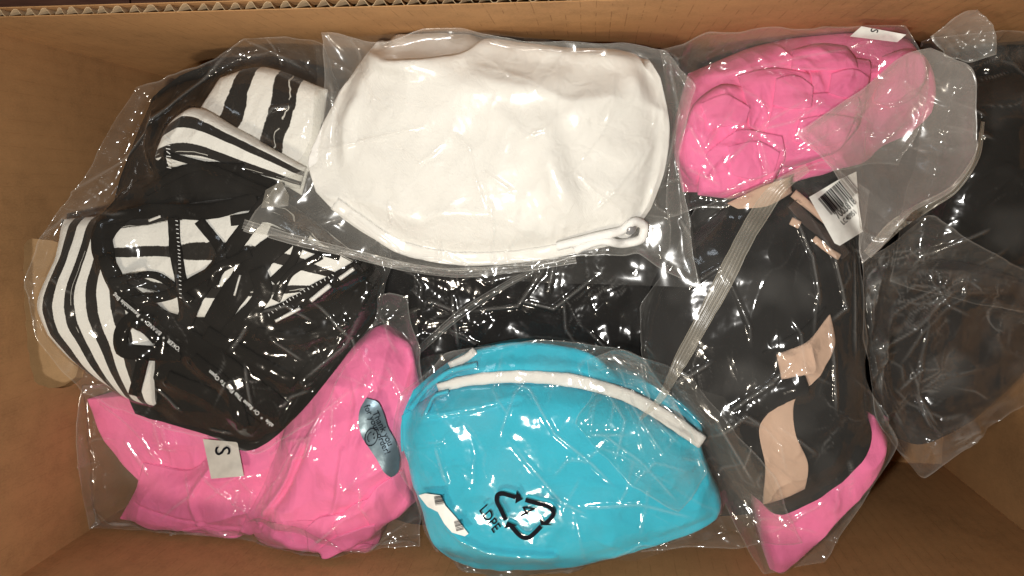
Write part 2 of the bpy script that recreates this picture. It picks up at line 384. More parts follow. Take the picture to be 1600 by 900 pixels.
box('bottom_panel', XL-TH, XR+TH, YF-TH, YB+TH, ZF-.005, ZF-.0002, M['card_f'], C0)
# fluting seen along the back rim
xs = np.arange(XL-TH, XR+TH, .00055); ph = xs/.0090+.25*np.sin(xs*21)+.12*np.sin(xs*67)
ym = YB+TH/2; amp = TH/2-L1-.0001
yy = ym+amp*np.clip(1.15*np.sin(2*math.pi*ph), -1, 1)
V = []; F = []
for i, (x, y) in enumerate(zip(xs, yy)):
    zt = ZR-.0012+.0009*math.sin(x*310)+random.uniform(-.0003, .0003)
    V += [(x, y-.00022, zt), (x, y+.00022, zt), (x, y+.00022, ZR-.05), (x, y-.00022, ZR-.05)]
    if i:
        a = 4*(i-1); b = 4*i
        F += [(a, b, b+1, a+1), (a+1, b+1, b+2, a+2), (a+3, a, b, b+3)] if False else [(a, a+1, b+1, b), (a+1, a+2, b+2, b+1), (a+3, a, b, b+3)]
pydata('fluting', V, F, M['card_edge'], C0, False)
# left wall with its hand hole
hole_px = [(37, 395), (40, 378), (75, 374), (105, 380), (120, 392), (132, 425), (137, 470), (139, 520), (136, 565), (128, 590), (108, 604), (80, 606), (56, 598), (46, 560), (40, 500), (37, 440)]
hp = []
for (a, b) in hole_px:
    d = RC @ np.array([(a-800)/FPX, (450-b)/FPX, -1.0]); t = XL/d[0]; hp.append((d[1]*t, CAMH+d[2]*t))
hp = np.array(resample(np.array(hp+[hp[0]]), 61)[:-1])
hp[:, 1] += .0006*np.sin(np.arange(60)*2.3)
bm = bmesh.new()
outer = [bm.verts.new((XL, y, z)) for y, z in ((YF, ZF), (YB, ZF), (YB, ZR), (YF, ZR))]
inn = [bm.verts.new((XL, y, z)) for y, z in hp]
ed = [bm.edges.new((outer[i], outer[(i+1) % 4])) for i in range(4)]+[bm.edges.new((inn[i], inn[(i+1) % 60])) for i in range(60)]
bmesh.ops.triangle_fill(bm, use_beauty=True, use_dissolve=False, edges=ed)
cen = hp.mean(0)
from mathutils.geometry import intersect_point_tri_2d
def inpoly(y, z):
    c = False; j = 59
    for i in range(60):
        if (hp[i, 1] > z) != (hp[j, 1] > z) and y < (hp[j, 0]-hp[i, 0])*(z-hp[i, 1])/(hp[j, 1]-hp[i, 1])+hp[i, 0]: c = not c
        j = i
    return c
bmesh.ops.delete(bm, geom=[f for f in bm.faces if inpoly(f.calc_center_median().y, f.calc_center_median().z)], context='FACES_ONLY')
r = bmesh.ops.extrude_face_region(bm, geom=list(bm.faces)); bmesh.ops.translate(bm, verts=[e for e in r['geom'] if isinstance(e, bmesh.types.BMVert)], vec=(-TH, 0, 0))
bmesh.ops.recalc_face_normals(bm, faces=list(bm.faces))
me = bpy.data.meshes.new('left_wall'); bm.to_mesh(me); bm.free(); link('left_wall', me, M['card_y'], C0, False)
# the punched-out flap is folded outwards on its lower edge and seen through the hole
zb = hp[:, 1].min()+.002; y0, y1 = hp[:, 0].min(), hp[:, 0].max(); V = []; nfl = 14
for i in range(nfl+1):
    y = y0-.03+(y1-y0+.06)*i/nfl
    for x, dz in ((XL-.0045, -.004), (XL-.08, -.020)):
        V += [(x, y, zb+dz), (x, y, zb+dz-.004)]
F = []
for i in range(nfl):
    a = 4*i; b_ = a+4; F += [(a, b_, b_+2, a+2), (a+1, a+3, b_+3, b_+1), (a, a+1, b_+1, b_), (a+2, b_+2, b_+3, a+3)]
F += [(0, 2, 3, 1), (4*nfl, 4*nfl+1, 4*nfl+3, 4*nfl+2)]
pydata('hand_hole_flap', V, F, M['card_pale'], C0, False)

# ------------------------------------------------------------------ garment and bag builders
SEED = [100]
def stuffing(C, T, power=2.6, lump=0.113, ls=30.0):
    n, m = C.shape[:2]; u = np.linspace(-1, 1, m)[None]; v = np.linspace(-1, 1, n)[:, None]
    s = np.clip(1-np.abs(u)**power, 0, 1)**.5*np.clip(1-np.abs(v)**power, 0, 1)**.5
    X = C.copy(); SEED[0] += 1
    X[..., 2] += T*s*(1+lump*fbm(X[..., 0]*ls, X[..., 1]*ls, SEED[0]))
    return X
def cloth(name, T, R, B, L, z, thick, m, parent, exu=1.02, exv=1.02, step=.0022, lump=.08, ls=30., power=3.2, kb=.25, depth=.03, lift=.0012, sm=1, pin='tblr', jit=.0008, steps=(60, 40, 20), grav=.00025, folds=None, merge=True, wr=(.0016, .012, .8), seams=()):
    """a piece of fabric draped over its own stuffing and over the heap below"""
    C = coons(T, R, B, L, z, step); S = stuffing(C, thick, power, lump, ls)
    if folds:
        for f in folds:                                # (px polyline, half width px, height m)
            q = WA(resample(np.array(f[0], float), 40), z+thick)[:, :2]
            d = np.sqrt(((S[:, :, None, :2]-q[None, None])**2).sum(-1)).min(-1)
            S[..., 2] += f[2]*np.exp(-(d/(f[1]*PXM))**2)
    H = HM.copy(); stamp(H, S); H = blur(H, 2)
    Rr = S.copy(); Rr[..., 2] = np.maximum(S[..., 2], hlook(blur(HM, 3), S[..., 0], S[..., 1]))
    SEED[0] += 1
    X = relax(Rr, H, exu, exv, lift, steps, kb, grav, pin, jit, seed=SEED[0])
    if sm: X = lap(X, sm)
    X = lap(up2(X), 2)
    n, k = X.shape[:2]; e = np.minimum(np.minimum(np.arange(n)[:, None], n-1-np.arange(n)[:, None]), np.minimum(np.arange(k)[None], k-1-np.arange(k)[None]))
    X[..., 2] += wrinkles(X, *wr, SEED[0])*np.clip(e/5, 0, 1)
    for q, hw, hh in seams:
        q = WA(resample(np.array(q, float), 60), z+thick)[:, :2]
        d = np.full((n, k), 9.0)
        for c0 in range(0, 60, 15): d = np.minimum(d, np.sqrt(((X[:, :, None, :2]-q[None, None, c0:c0+16])**2).sum(-1)).min(-1))
        X[..., 2] += hh*np.exp(-(d/(hw*PXM))**2)
    o = gridmesh(name, X, m, parent, depth)
    if merge: stamp(HM, X)
    return o, X
def wrinkles(X, amp, wl, ang, seed, ex=4, cover=.25):
    """crisp cloth creases: narrow ridges running along ang with flat cloth between, in patches"""
    x, y = X[..., 0], X[..., 1]; out = 0
    for q, (da, w, a) in enumerate(((0, 1, 1), (.9, .7, .6), (-.7, 1.6, .9), (.3, .4, .3))):
        c, s_ = math.cos(ang+da), math.sin(ang+da); wx = x+.008*fbm(x*28, y*28, seed+q, 2); wy = y+.008*fbm(x*28, y*28, seed+q+40, 2)
        u = (c*wx+s_*wy)/(wl*w*3.2); v = (-s_*wx+c*wy)/(wl*w)
        r = (1-np.abs(noise2(u, v, seed+11*q)))**ex
        out = out+a*r*np.clip(cover+1.5*noise2(x/(wl*4), y/(wl*4), seed+q+90), 0, 1)
    return amp*out
def bagfilm(name, T, R, B, L, z, m, parent, ex=1.02, step=.0017, kb=.08, lift=.0012, jit=.0012, steps=(60, 40, 8), grav=.00015, pin='tblr', wob=.0013, merge=True, amt=.55, cell=.022, ang=0.6, stretch=1.7, bridge=14, fine=2, creases=(), rnd=24, veil=.14, cr=1.25, fold=1.0, calm=()):
    """thin film drawn over the heap, bridging its hollows, with flat-sided crumples"""
    C = coons(T, R, B, L, z, step, smooth=False)
    SEED[0] += 1; sd = SEED[0]
    a = fbm(C[..., 0]*70, C[..., 1]*70, sd); b = fbm(C[..., 0]*70, C[..., 1]*70, sd+9)
    C[..., 0] += wob*a+2.0*wob*fbm(C[..., 0]*24, C[..., 1]*24, sd+19, 2); C[..., 1] += wob*b+2.0*wob*fbm(C[..., 0]*24, C[..., 1]*24, sd+29, 2)
    HB = np.maximum(blur(HM, bridge), HM-.002)           # bridged heap
    Rr = C.copy(); Rr[..., 2] = np.maximum(C[..., 2], hlook(HB, C[..., 0], C[..., 1])+lift)
    X = relax(Rr, HB, ex, ex, lift, steps, kb, grav, pin, jit, seed=sd)
    X = lap(X, 1)
    for _ in range(fine-1): X = up2(X)
    X = lap(X, 2)
    n, k = X.shape[:2]; u = np.linspace(-1, 1, k)[None]; v = np.linspace(-1, 1, n)[:, None]
    edge = np.clip(np.minimum(1-np.abs(u), 1-np.abs(v))*7, .25, 1)
    cm = np.ones((n, k))                                   # the film lies flat where it is printed or carries a sticker
    for cx_, cy_, r_ in calm:
        q = W(cx_, cy_, .085); cm = np.minimum(cm, np.clip((np.hypot(X[..., 0]-q[0], X[..., 1]-q[1])/(r_*PXM))**2-.35, .3, 1))
    free = np.clip((X[..., 2]-hlook(blur(HM, 4), X[..., 0], X[..., 1])-.0025)/.007, 0, 1)      # where the film hangs loose it crumples more
    d = crumple(X, sd, amt, cell, ang, stretch)*edge*(.42+1.2*free)
    lc = wrinkles(X, 1.0, .013, ang, sd+200, 9, .15)*(.35+.65*free)*edge; lc2 = wrinkles(X, 1.0, .006, ang+.7, sd+300, 8, .0)*(.15+.85*free)*edge
    d = d+fold*(.0013*np.clip(lc, 0, 1.4)+.0006*np.clip(lc2, 0, 1.4))
    d = d*cm; lc = lc*cm
    wh = np.zeros((n, k)); lp = np.abs(d[2:, 1:-1]+d[:-2, 1:-1]+d[1:-1, 2:]+d[1:-1, :-2]-4*d[1:-1, 1:-1]); wh[1:-1, 1:-1] = np.clip((lp-.0001)/.0009, 0, .5); wh *= np.clip(.25+1.6*fbm(X[..., 0]*55, X[..., 1]*55, sd+6, 2), 0, 1)
    wh += .30*fold*np.clip(lc-.35, 0, 1)+.15*free*(.6+.8*np.abs(fbm(X[..., 0]*90, X[..., 1]*90, sd+2, 2)))+veil*np.clip(fbm(X[..., 0]*38, X[..., 1]*38, sd+4, 3), 0, 1)
    X[..., 2] += d+.35*amt*cell*.25
    rg = np.random.default_rng(sd+77); cl = [(WA(np.array(q, float), .07)[:, :2], 1.0) for q in creases]
    lo = X[..., :2].reshape(-1, 2).min(0); hi = X[..., :2].reshape(-1, 2).max(0)
    for _ in range(rnd):
        q = [rg.uniform(lo, hi)]; t = rg.uniform(0, 6.28)
        for _ in range(rg.integers(2, 5)):
            t += rg.normal(0, .5); q.append(q[-1]+rg.uniform(.006, .022)*np.array([math.cos(t), math.sin(t)]))
        cl.append((np.array(q), rg.uniform(.35, .8)))
    for q, a in cl:
        for e in range(len(q)-1):
            A, B = q[e], q[e+1]; wd = .0019
            sel = ((X[..., 0] > min(A[0], B[0])-wd) & (X[..., 0] < max(A[0], B[0])+wd) & (X[..., 1] > min(A[1], B[1])-wd) & (X[..., 1] < max(A[1], B[1])+wd))
            if not sel.any(): continue
            Pp = X[sel][:, :2]; ab = B-A; L2 = (ab*ab).sum(); tt = np.clip(((Pp-A)@ab)/L2, 0, 1); dd = np.linalg.norm(Pp-A-tt[:, None]*ab, axis=1)
            gl = (e+tt)/(len(q)-1); env = np.clip(np.minimum(gl, 1-gl)*6, .15, 1)*cm[sel]
            X[sel, 2] += cr*a*env*.0011*np.clip(1-dd/wd, 0, 1); wh[sel] = np.maximum(wh[sel], a*env*.6*np.clip(1-dd/.0011, 0, 1))
    wh[0] = wh[-1] = .8; wh[:, 0] = wh[:, -1] = .8; wh[1, 1:-1] = wh[-2, 1:-1] = .35; wh[1:-1, 1] = wh[1:-1, -2] = .35
    for r_, dz in ((0, .0010), (1, .0003)):               # the film's edge turns down
        X[r_, r_:k-r_, 2] -= dz; X[n-1-r_, r_:k-r_, 2] -= dz; X[r_+1:n-1-r_, r_, 2] -= dz; X[r_+1:n-1-r_, k-1-r_, 2] -= dz
    X[..., 2] = np.maximum(X[..., 2], hlook(HM, X[..., 0], X[..., 1])+.0007)
    np.clip(X[..., 0], XL+.002, XR-.002, out=X[..., 0]); np.clip(X[..., 1], YF+.002, YB-.002, out=X[..., 1])
    o = gridmesh(name, X, m, parent, wh=wh)
    if merge: stamp(HM, X)
    return o, X
def flatfilm(name, T, R, B, L, z, m, parent):
    C = coons(T, R, B, L, z, .004); SEED[0] += 1
    C[..., 2] = np.maximum(C[..., 2]+.002*fbm(C[..., 0]*60, C[..., 1]*60, SEED[0]), hlook(HM, C[..., 0], C[..., 1])+.0008)
    np.clip(C[..., 0], XL+.002, XR-.002, out=C[..., 0]); np.clip(C[..., 1], YF+.002, YB-.002, out=C[..., 1])
    o = gridmesh(name, C, m, parent); stamp(HM, C); return o
def ribbon(name, pts, width, m, parent, thick=.0016, lift=.0006, nseg=None, zoff=0., merge=True, edge_noise=.06, round_=True, minz=None, smoothz=6):
    P = resample(np.array(pts, float), nseg or max(6, int(sum(math.dist(pts[i][:2], pts[i+1][:2]) for i in range(len(pts)-1))/5)))
    n = len(P); tg = np.gradient(P[:, :2], axis=0); tg /= np.linalg.norm(tg, axis=1)[:, None]; nr = np.stack([-tg[:, 1], tg[:, 0]], 1)
    wv = np.interp(np.linspace(0, 1, n), np.linspace(0, 1, len(width)), width) if hasattr(width, '__len__') else np.full(n, float(width))
    wv = wv*(1+edge_noise*fbm(np.arange(n)*.35, np.zeros(n), len(name)+n))
    k = 7; s = np.linspace(-1, 1, k)
    Q = P[:, None, :2]+nr[:, None]*(s[None, :, None]*wv[:, None, None]*.5)
    z0 = np.full((n, k), .07)
    for _ in range(3):
        w = WA(Q, z0); z0 = hlook(HM, w[..., 0], w[..., 1])
    zc = .6*z0.max(1)+.4*z0.mean(1)
    if minz is not None: zc = np.maximum(zc, minz)
    for _ in range(smoothz):
        zz = np.pad(zc, 1, mode='edge'); zc = np.maximum(zc, (zz[:-2]+zz[1:-1]+zz[2:])/3) if _ < smoothz//2 else (zz[:-2]+zz[1:-1]+zz[2:])/3
    zt = np.maximum(zc[:, None], z0)*.5+zc[:, None]*.5+lift+thick+zoff
    zt = np.maximum(zt, z0+lift+.4*thick)
    zt = zt-(thick*.55*np.abs(s[None])**3 if round_ else 0)
    Xt = WA(Q, zt); Xb = Xt.copy(); Xb[..., 2] -= thick
    V = np.concatenate([Xt.reshape(-1, 3), Xb.reshape(-1, 3)]); idx = np.arange(n*k).reshape(n, k); o = n*k; F = []
    for i in range(n-1):
        for j in range(k-1):
            F.append((idx[i, j], idx[i, j+1], idx[i+1, j+1], idx[i+1, j])); F.append((o+idx[i, j], o+idx[i+1, j], o+idx[i+1, j+1], o+idx[i, j+1]))
        F.append((idx[i, 0], idx[i+1, 0], o+idx[i+1, 0], o+idx[i, 0])); F.append((idx[i, -1], o+idx[i, -1], o+idx[i+1, -1], idx[i+1, -1]))
    for i, fl in ((0, 0), (n-1, 1)):
        for j in range(k-1):
            q = (idx[i, j], o+idx[i, j], o+idx[i, j+1], idx[i, j+1]); F.append(q if not fl else q[::-1])
    ob = pydata(name, V, F, m, parent)
    if merge: stamp(HM, Xt)
    return ob
def tube(name, pts, rad, m, parent, lift=.0005, zoff=0):
    P = resample(np.array(pts, float), max(8, len(pts)*6)); n = len(P)
    w = WA(P[:, :2], .07); 
    for _ in range(3): w = WA(P[:, :2], hlook(HM, w[:, 0], w[:, 1])+rad+lift+zoff)
    for _ in range(4): w[1:-1, 2] = np.maximum(w[1:-1, 2], .5*(w[2:, 2]+w[:-2, 2]))
    tg = np.gradient(w, axis=0); tg /= np.linalg.norm(tg, axis=1)[:, None]; a = np.cross(tg, [0, 0, 1]); a /= np.linalg.norm(a, axis=1)[:, None]; b = np.cross(a, tg)
    k = 8; th = np.arange(k)*2*math.pi/k
    V = (w[:, None]+rad*(np.cos(th)[None, :, None]*a[:, None]+np.sin(th)[None, :, None]*b[:, None])).reshape(-1, 3)
    F = [(i*k+j, i*k+(j+1) % k, (i+1)*k+(j+1) % k, (i+1)*k+j) for i in range(n-1) for j in range(k)]+[tuple(range(k))[::-1], tuple((n-1)*k+j for j in range(k))]
    return pydata(name, V, F, m, parent)
def filmstrip(name, pts, width, m, parent, lift=.0012, ribs=7, minz=None):
    """single ribbed film strip (a bag's press seal or folded lip)"""
    P = resample(np.array(pts, float)[:, :2], max(20, int(np.linalg.norm(np.diff(np.array(pts, float)[:, :2], axis=0), axis=1).sum()/3.0)))
    n = len(P); tg = np.gradient(P, axis=0); tg /= np.linalg.norm(tg, axis=1)[:, None]; nr = np.stack([-tg[:, 1], tg[:, 0]], 1)
    wv = np.interp(np.linspace(0, 1, n), np.linspace(0, 1, len(width)), width)*(1+.10*fbm(np.arange(n)*.06, np.zeros(n), 5))
    k = 4*ribs+1; s_ = np.linspace(-1, 1, k); Q = P[:, None]+nr[:, None]*(s_[None, :, None]*wv[:, None, None]*.5)
    X = onheap(Q, lift); z = X[..., 2]
    if minz is not None: z = np.maximum(z, minz)
    zl = z.max(1, keepdims=True)*.7+z*.3
    for _ in range(12): zz = np.pad(zl, ((1, 1), (0, 0)), mode='edge'); zl = (zz[:-2]+zz[1:-1]+zz[2:])/3
    zl = np.maximum(zl, z); rb = np.cos(np.linspace(0, 2*math.pi*ribs, k))[None]
    X = WA(Q, zl+.00035*rb+.0010*np.sin(s_[None]*2.2+np.arange(n)[:, None]*.045))
    wh = np.clip(.30+.28*rb, 0, 1)*(1+.5*fbm(np.arange(n)*.08, np.zeros(n), 3))[:, None]; wh[:, 0] = wh[:, -1] = 1.2
    return gridmesh(name, X, m, parent, wh=wh)
def onheap(Q, eps, spread=0):
    H = HM
    for _ in range(spread):
        P = np.pad(H, 1, mode='edge'); H = np.maximum.reduce([P[a:a+HNY, b:b+HNX] for a in range(3) for b in range(3)])
    if spread: H = blur(H, 3)
    z = np.full(Q.shape[:-1], .07)
    for _ in range(4):
        w = WA(Q, z); z = hlook(H, w[..., 0], w[..., 1])+eps
    return WA(Q, z)
def print_on(name, polys, m, parent, eps=.0016, sub=6):
    """flat print: photo-space polygons laid on the surface of the heap"""
    bm = bmesh.new()
    for P in polys:
        vs = [bm.verts.new((p[0], p[1], 0)) for p in P]
        try: bm.faces.new(vs)
        except ValueError: pass
    bmesh.ops.triangulate(bm, faces=list(bm.faces))
    for _ in range(3):
        e = [e for e in bm.edges if e.calc_length() > sub]
        if not e: break
        bmesh.ops.subdivide_edges(bm, edges=e, cuts=1); bmesh.ops.triangulate(bm, faces=[f for f in bm.faces if len(f.verts) > 3])
    Q = np.array([v.co[:2] for v in bm.verts]); w = onheap(Q, eps, 3)
    for v, c in zip(bm.verts, w): v.co = c
    bmesh.ops.recalc_face_normals(bm, faces=list(bm.faces))
    for f in bm.faces:
        if f.normal.z < 0: f.normal_flip()
    me = bpy.data.meshes.new(name); bm.to_mesh(me); bm.free(); return link(name, me, m, parent)
def textpolys(s, org, ang, size, sx=1.0, shear=0.0, bold=.006):
    """letters as triangles in photo px; ang: reading direction, degrees clockwise from photo +x"""
    cu = bpy.data.curves.new('t', 'FONT'); cu.body = s; cu.resolution_u = 3; cu.offset = bold; o = bpy.data.objects.new('t', cu)
    me = o.to_mesh(); a = math.radians(ang); dx = np.array([math.cos(a), math.sin(a)]); uy = np.array([math.sin(a), -math.cos(a)])
    V = [np.array(org)+size*sx*v.co.x*dx+size*v.co.y*(uy+shear*dx) for v in me.vertices]
    P = [[tuple(V[i]) for i in q.vertices] for q in me.polygons]
    o.to_mesh_clear(); bpy.data.objects.remove(o); bpy.data.curves.remove(cu); return P
def frame_polys(org, ang, rects):
    a = math.radians(ang); dx = np.array([math.cos(a), math.sin(a)]); uy = np.array([math.sin(a), -math.cos(a)]); o = np.array(org, float)
    return [[tuple(o+x*dx+y*uy) for x, y in ((x0, y0), (x1, y0), (x1, y1), (x0, y1))] for x0, x1, y0, y1 in rects]
def barcode(org, ang, w, h, n=34, seed=3):
    r = random.Random(seed); x = 0; R = []
    while x < w:
        b = r.choice((.6, .6, .9, 1.3, 2.0))*w/n*.62; R.append((x, min(x+b, w), 0, h)); x += b+r.choice((.5, .7, .7, 1.2))*w/n*.75
    return frame_polys(org, ang, R)
def sticker(name, poly, m, parent, eps=.0020, sub=7):
    o = print_on(name, [poly], m, parent, eps, sub)
    return o
def at(px, py, z): return tuple(W(px, py, z))

# ================================================================== 1  black garment at the bottom of the heap
g = empty('black_garment', at(800, 470, -.12), 'plain black garment folded in shiny bag between the white and turquoise garments', 'garment')
cloth('body', [(310, 170), (800, 150), (1400, 190)], [(1390, 400)], [(300, 740), (800, 800), (1270, 790)], [(210, 420)], -.02, .055, M['black'], g, 1.015, 1.015, step=.0035, lump=0.045, power=6, depth=.12, kb=.4)
b = empty('plastic_bag', at(800, 470, -.02), 'crinkled clear bag over the plain black garment in the middle', 'plastic bag')
bagfilm('front_film', [(560, 330, .045), (800, 320, .05), (1050, 340, .045)], [(1055, 470, .04)], [(600, 640, .04), (820, 650, .04), (1050, 620, .04)], [(560, 480, .045)], .045, M['f_crisp'], b, amt=.9, cell=.024, ang=.7, creases=[[(640,560),(720,490),(830,430)],[(700,560),(690,470)],[(720,500),(800,490),(850,420)],[(800,480),(860,495),(930,440)],[(650,480),(700,500)],[(860,420),(850,470)]], rnd=16, veil=.04)
filmstrip('seal_strip', [(640, 560), (720, 490), (800, 440), (850, 415)], [10, 12, 9], M['f_crisp'], b, ribs=3)

# ================================================================== 2  dark garments at the right
g = empty('charcoal_garment', at(1570, 300, -.12), 'charcoal garment in dark clear bag against the right wall', 'garment')
cloth('body', [(1480, 90), (1590, 70), (1690, 75)], [(1700, 260)], [(1400, 420), (1560, 450), (1690, 470)], [(1440, 260)], .0, .03, M['olive'], g, 1.03, 1.03, depth=.12)
b = empty('plastic_bag', at(1570, 300, .0), 'dark clear bag in the upper right corner of the box', 'plastic bag')
bagfilm('front_film', [(1440, 70, .03), (1570, 45, .05), (1700, 50, .04)], [(1715, 260, .03)], [(1380, 440, .03), (1540, 480, .03), (1720, 500, .03)], [(1430, 260, .03)], .03, M['f_thin'], b, amt=.5, cell=.05, ang=-.7, stretch=3, creases=[[(1560,140),(1600,170)],[(1540,180),(1610,210)],[(1490,420),(1610,360)]])
g = empty('plum_garment', at(1470, 560, -.12), 'dark plum garment in crumpled bag at the right, beside the black and nude one', 'garment')
cloth('body', [(1330, 430), (1450, 400), (1590, 440)], [(1600, 540)], [(1360, 660), (1420, 690), (1480, 660), (1560, 590)], [(1335, 540)], -.01, .035, M['plum'], g, 1.03, 1.03, depth=.11)

# ================================================================== 3  pink garment lower left
b = empty('plastic_bag', at(400, 740, .03), 'clear bag with size sticker and round silver sticker around the lower left pink garment', 'plastic bag')
flatfilm('back_film', [(118, 600, .05), (300, 610, .06), (650, 480, .05)], [(665, 700)], [(100, 862, .05), (380, 885, .045), (650, 890, .04)], [(100, 740, .05)], .03, M['f_back'], b)
g = empty('pink_garment', at(450, 720, -.10), 'smooth hot pink garment in bag at the lower left, below the striped one', 'garment')
cloth('side_panel', [(165, 612), (300, 600), (450, 640)], [(470, 720)], [(240, 742), (330, 770), (430, 790)], [(185, 670)], .035, .010, M['pink'], g, 1.012, 1.012, depth=.05, lump=0.135)
cloth('folded_panel', [(236, 716), (300, 730), (400, 650), (490, 650)], [(470, 740)], [(194, 806), (280, 826), (372, 840), (400, 815)], [(218, 762)], .045, .014, M['pink'], g, 1.015, 1.015, depth=.05, lump=0.135, wr=(.0030, .018, .3), seams=[([(204, 792), (282, 812), (372, 826)], 2.4, -.0012), ([(330, 730), (300, 780), (310, 820)], 5, .002)])
cloth('main_panel', [(470, 610), (535, 562), (600, 506), (645, 535)], [(662, 610), (655, 700)], [(384, 824), (450, 856), (545, 850), (640, 790)], [(430, 740)], .045, .03, M['pink'], g, 1.03, 1.02, depth=.06, lump=0.1, wr=(.0036, .018, 1.1), seams=[([(395, 812), (455, 843), (545, 838), (625, 785)], 2.4, -.0012), ([(474, 690), (440, 760), (392, 826)], 4, .0026), ([(482, 694), (448, 764), (400, 830)], 4, -.0018), ([(600, 520), (592, 600), (560, 690)], 5, .002), ([(540, 700), (530, 780), (500, 840)], 5, .002), ([(640, 560), (632, 660), (640, 740)], 5, .002)],
      folds=[([(500, 640), (480, 740), (430, 830)], 9, .003), ([(590, 560), (560, 660), (540, 780)], 8, .003), ([(630, 600), (620, 700)], 7, .003)])
for k, (a, c, d_) in enumerate((((500, 800), (560, 775), (560, 830)), ((545, 790), (610, 750), (600, 815)), ((585, 770), (640, 720), (635, 790)), ((520, 830), (600, 800), (575, 870)))):
    x0, y0 = a; x1, y1 = c; x2, y2 = d_
    cloth('gather', [(x0, y0), ((x0+x1)/2-6, (y0+y1)/2-8), (x1, y1)], [], [(x0+10, y0+38), ((x0+x2)/2+12, (y0+y2)/2+25), (x2+14, y2-6)], [], .05, .012, M['pink_deep'], g, 1.06, 1.03, depth=.02, lump=0.225, ls=90, step=.0018)
_, PX = bagfilm('front_film', [(124, 604, .06), (300, 600, .065), (480, 560, .065), (600, 460, .06), (640, 468, .06)], [(668, 620, .06), (664, 780, .05)], [(104, 858, .055), (240, 868, .05), (420, 876, .055), (560, 888, .055), (655, 884, .05)], [(110, 730, .06)], .055, M['f_clear'], b, amt=.6, cell=.03, ang=.9, stretch=2, creases=[[(125,625),(200,690),(232,742)],[(222,660),(235,710),(260,715)],[(235,825),(262,800),(290,780),(270,745)],[(230,828),(330,862),(480,855),(560,790)],[(480,700),(510,640),(560,600)],[(380,820),(440,740),(490,660)],[(170,690),(215,760)],[(525,610),(530,680)],[(440,690),(500,670),(490,700),(460,710)],[(560,878),(655,820)],[(300,740),(360,790),(390,820)],[(600,560),(640,640),(650,760)],[(570,480),(620,560)],[(410,720),(430,705),(420,690)]], cr=1.6, calm=[(592, 665, 40), (604, 710, 40), (348, 716, 36)])
s = sticker('size_sticker', [(317, 686), (371, 691), (381, 744), (330, 748)], M['tag'], b); print_on('printed_letter', textpolys('S', (336, 697), 88, 34), M['ink'], s, .0030, 4)
oval = [(590+q*math.cos(t)-30*0, 0) for q, t in ()]
st = [(572, 622), (590, 628), (600, 648), (606, 668), (618, 690), (624, 715), (622, 738), (612, 746), (600, 738), (590, 720), (578, 702), (566, 684), (560, 662), (562, 640)]
st = [tuple(p) for p in resample(np.array(st+[st[0]], float), 40)[:-1]]
s = sticker('thank_you_sticker', st, M['silver'], b)
print_on('printed_text', textpolys('Thank you', (581, 645), 64, 15, .92)+textpolys('for your order!', (568, 635), 66, 14.5, .92), M['ink'], s, .0030, 4)
sm = []
cxy = np.array([580, 683])
def ring(c, r0, r1, a0, a1, n=20, ex=1.0):
    o = []
    for i in range(n):
        t0 = a0+(a1-a0)*i/n; t1 = a0+(a1-a0)*(i+1)/n
        o.append([(c[0]+r*math.cos(t)*.8+r*math.sin(t)*-.15, c[1]+r*math.sin(t)*1.1) for r, t in ((r0, t0), (r1, t0), (r1, t1), (r0, t1))])
    return o
sm = ring(cxy, 11.5, 13, 0, 2*math.pi)+ring(cxy, 6.5, 7.8, 1.9, 4.6, 10)+ring(cxy+np.array([3.5, -4.5]), 0, 1.5, 0, 6.28, 8)+ring(cxy+np.array([4.5, 1.5]), 0, 1.5, 0, 6.28, 8)
print_on('smiley_print', sm, M['ink'], s, .0030, 4)

# ================================================================== 4  pink ruffled garment upper right
g = empty('pink_garment', at(1230, 170, -.08), 'gathered hot pink garment in bag at the upper right', 'garment')
cloth('body', [(1075, 115), (1180, 72), (1290, 50), (1420, 58)], [(1445, 140)], [(1065, 300), (1160, 300), (1260, 260), (1390, 215)], [(1050, 220)], .03, .028, M['pink_deep'], g, 1.05, 1.05, depth=.08, lump=0.18, ls=45, wr=(.003, .012, 1.2))
fl = [([(1062, 215), (1085, 160), (1130, 132), (1160, 140)], [(1182, 165)], [(1085, 290), (1130, 262), (1172, 200)], [(1060, 255)], .010),
      ([(1150, 120), (1200, 108), (1262, 120)], [(1258, 170)], [(1165, 200), (1200, 215), (1245, 205)], [(1160, 160)], .010),
      ([(1255, 105), (1310, 92), (1355, 96)], [(1352, 140)], [(1250, 180), (1290, 190), (1340, 178)], [(1262, 140)], .010),
      ([(1200, 170), (1260, 150), (1330, 150)], [(1340, 190)], [(1170, 250), (1230, 262), (1300, 240)], [(1190, 210)], .012),
      ([(1100, 240), (1150, 205), (1215, 215)], [(1220, 250)], [(1090, 305), (1150, 310), (1210, 285)], [(1090, 270)], .008),
      ([(1235, 80), (1275, 70), (1320, 74)], [(1330, 95)], [(1230, 112), (1275, 115), (1330, 112)], [], .008),
      ([(1375, 90), (1410, 78), (1440, 85)], [(1445, 120)], [(1360, 160), (1395, 170), (1430, 150)], [], .008)]
fl += [([(1090, 165), (1130, 150), (1165, 172)], [], [(1105, 205), (1135, 200), (1160, 195)], [], .006), ([(1205, 128), (1235, 120), (1262, 140)], [], [(1200, 168), (1232, 175), (1258, 172)], [], .006), ([(1290, 120), (1325, 112), (1350, 125)], [], [(1285, 150), (1320, 158), (1345, 150)], [], .006), ([(1130, 232), (1180, 222), (1210, 240)], [], [(1140, 275), (1175, 282), (1205, 268)], [], .006), ([(1240, 190), (1290, 182), (1325, 188)], [], [(1232, 222), (1275, 232), (1310, 222)], [], .006)]
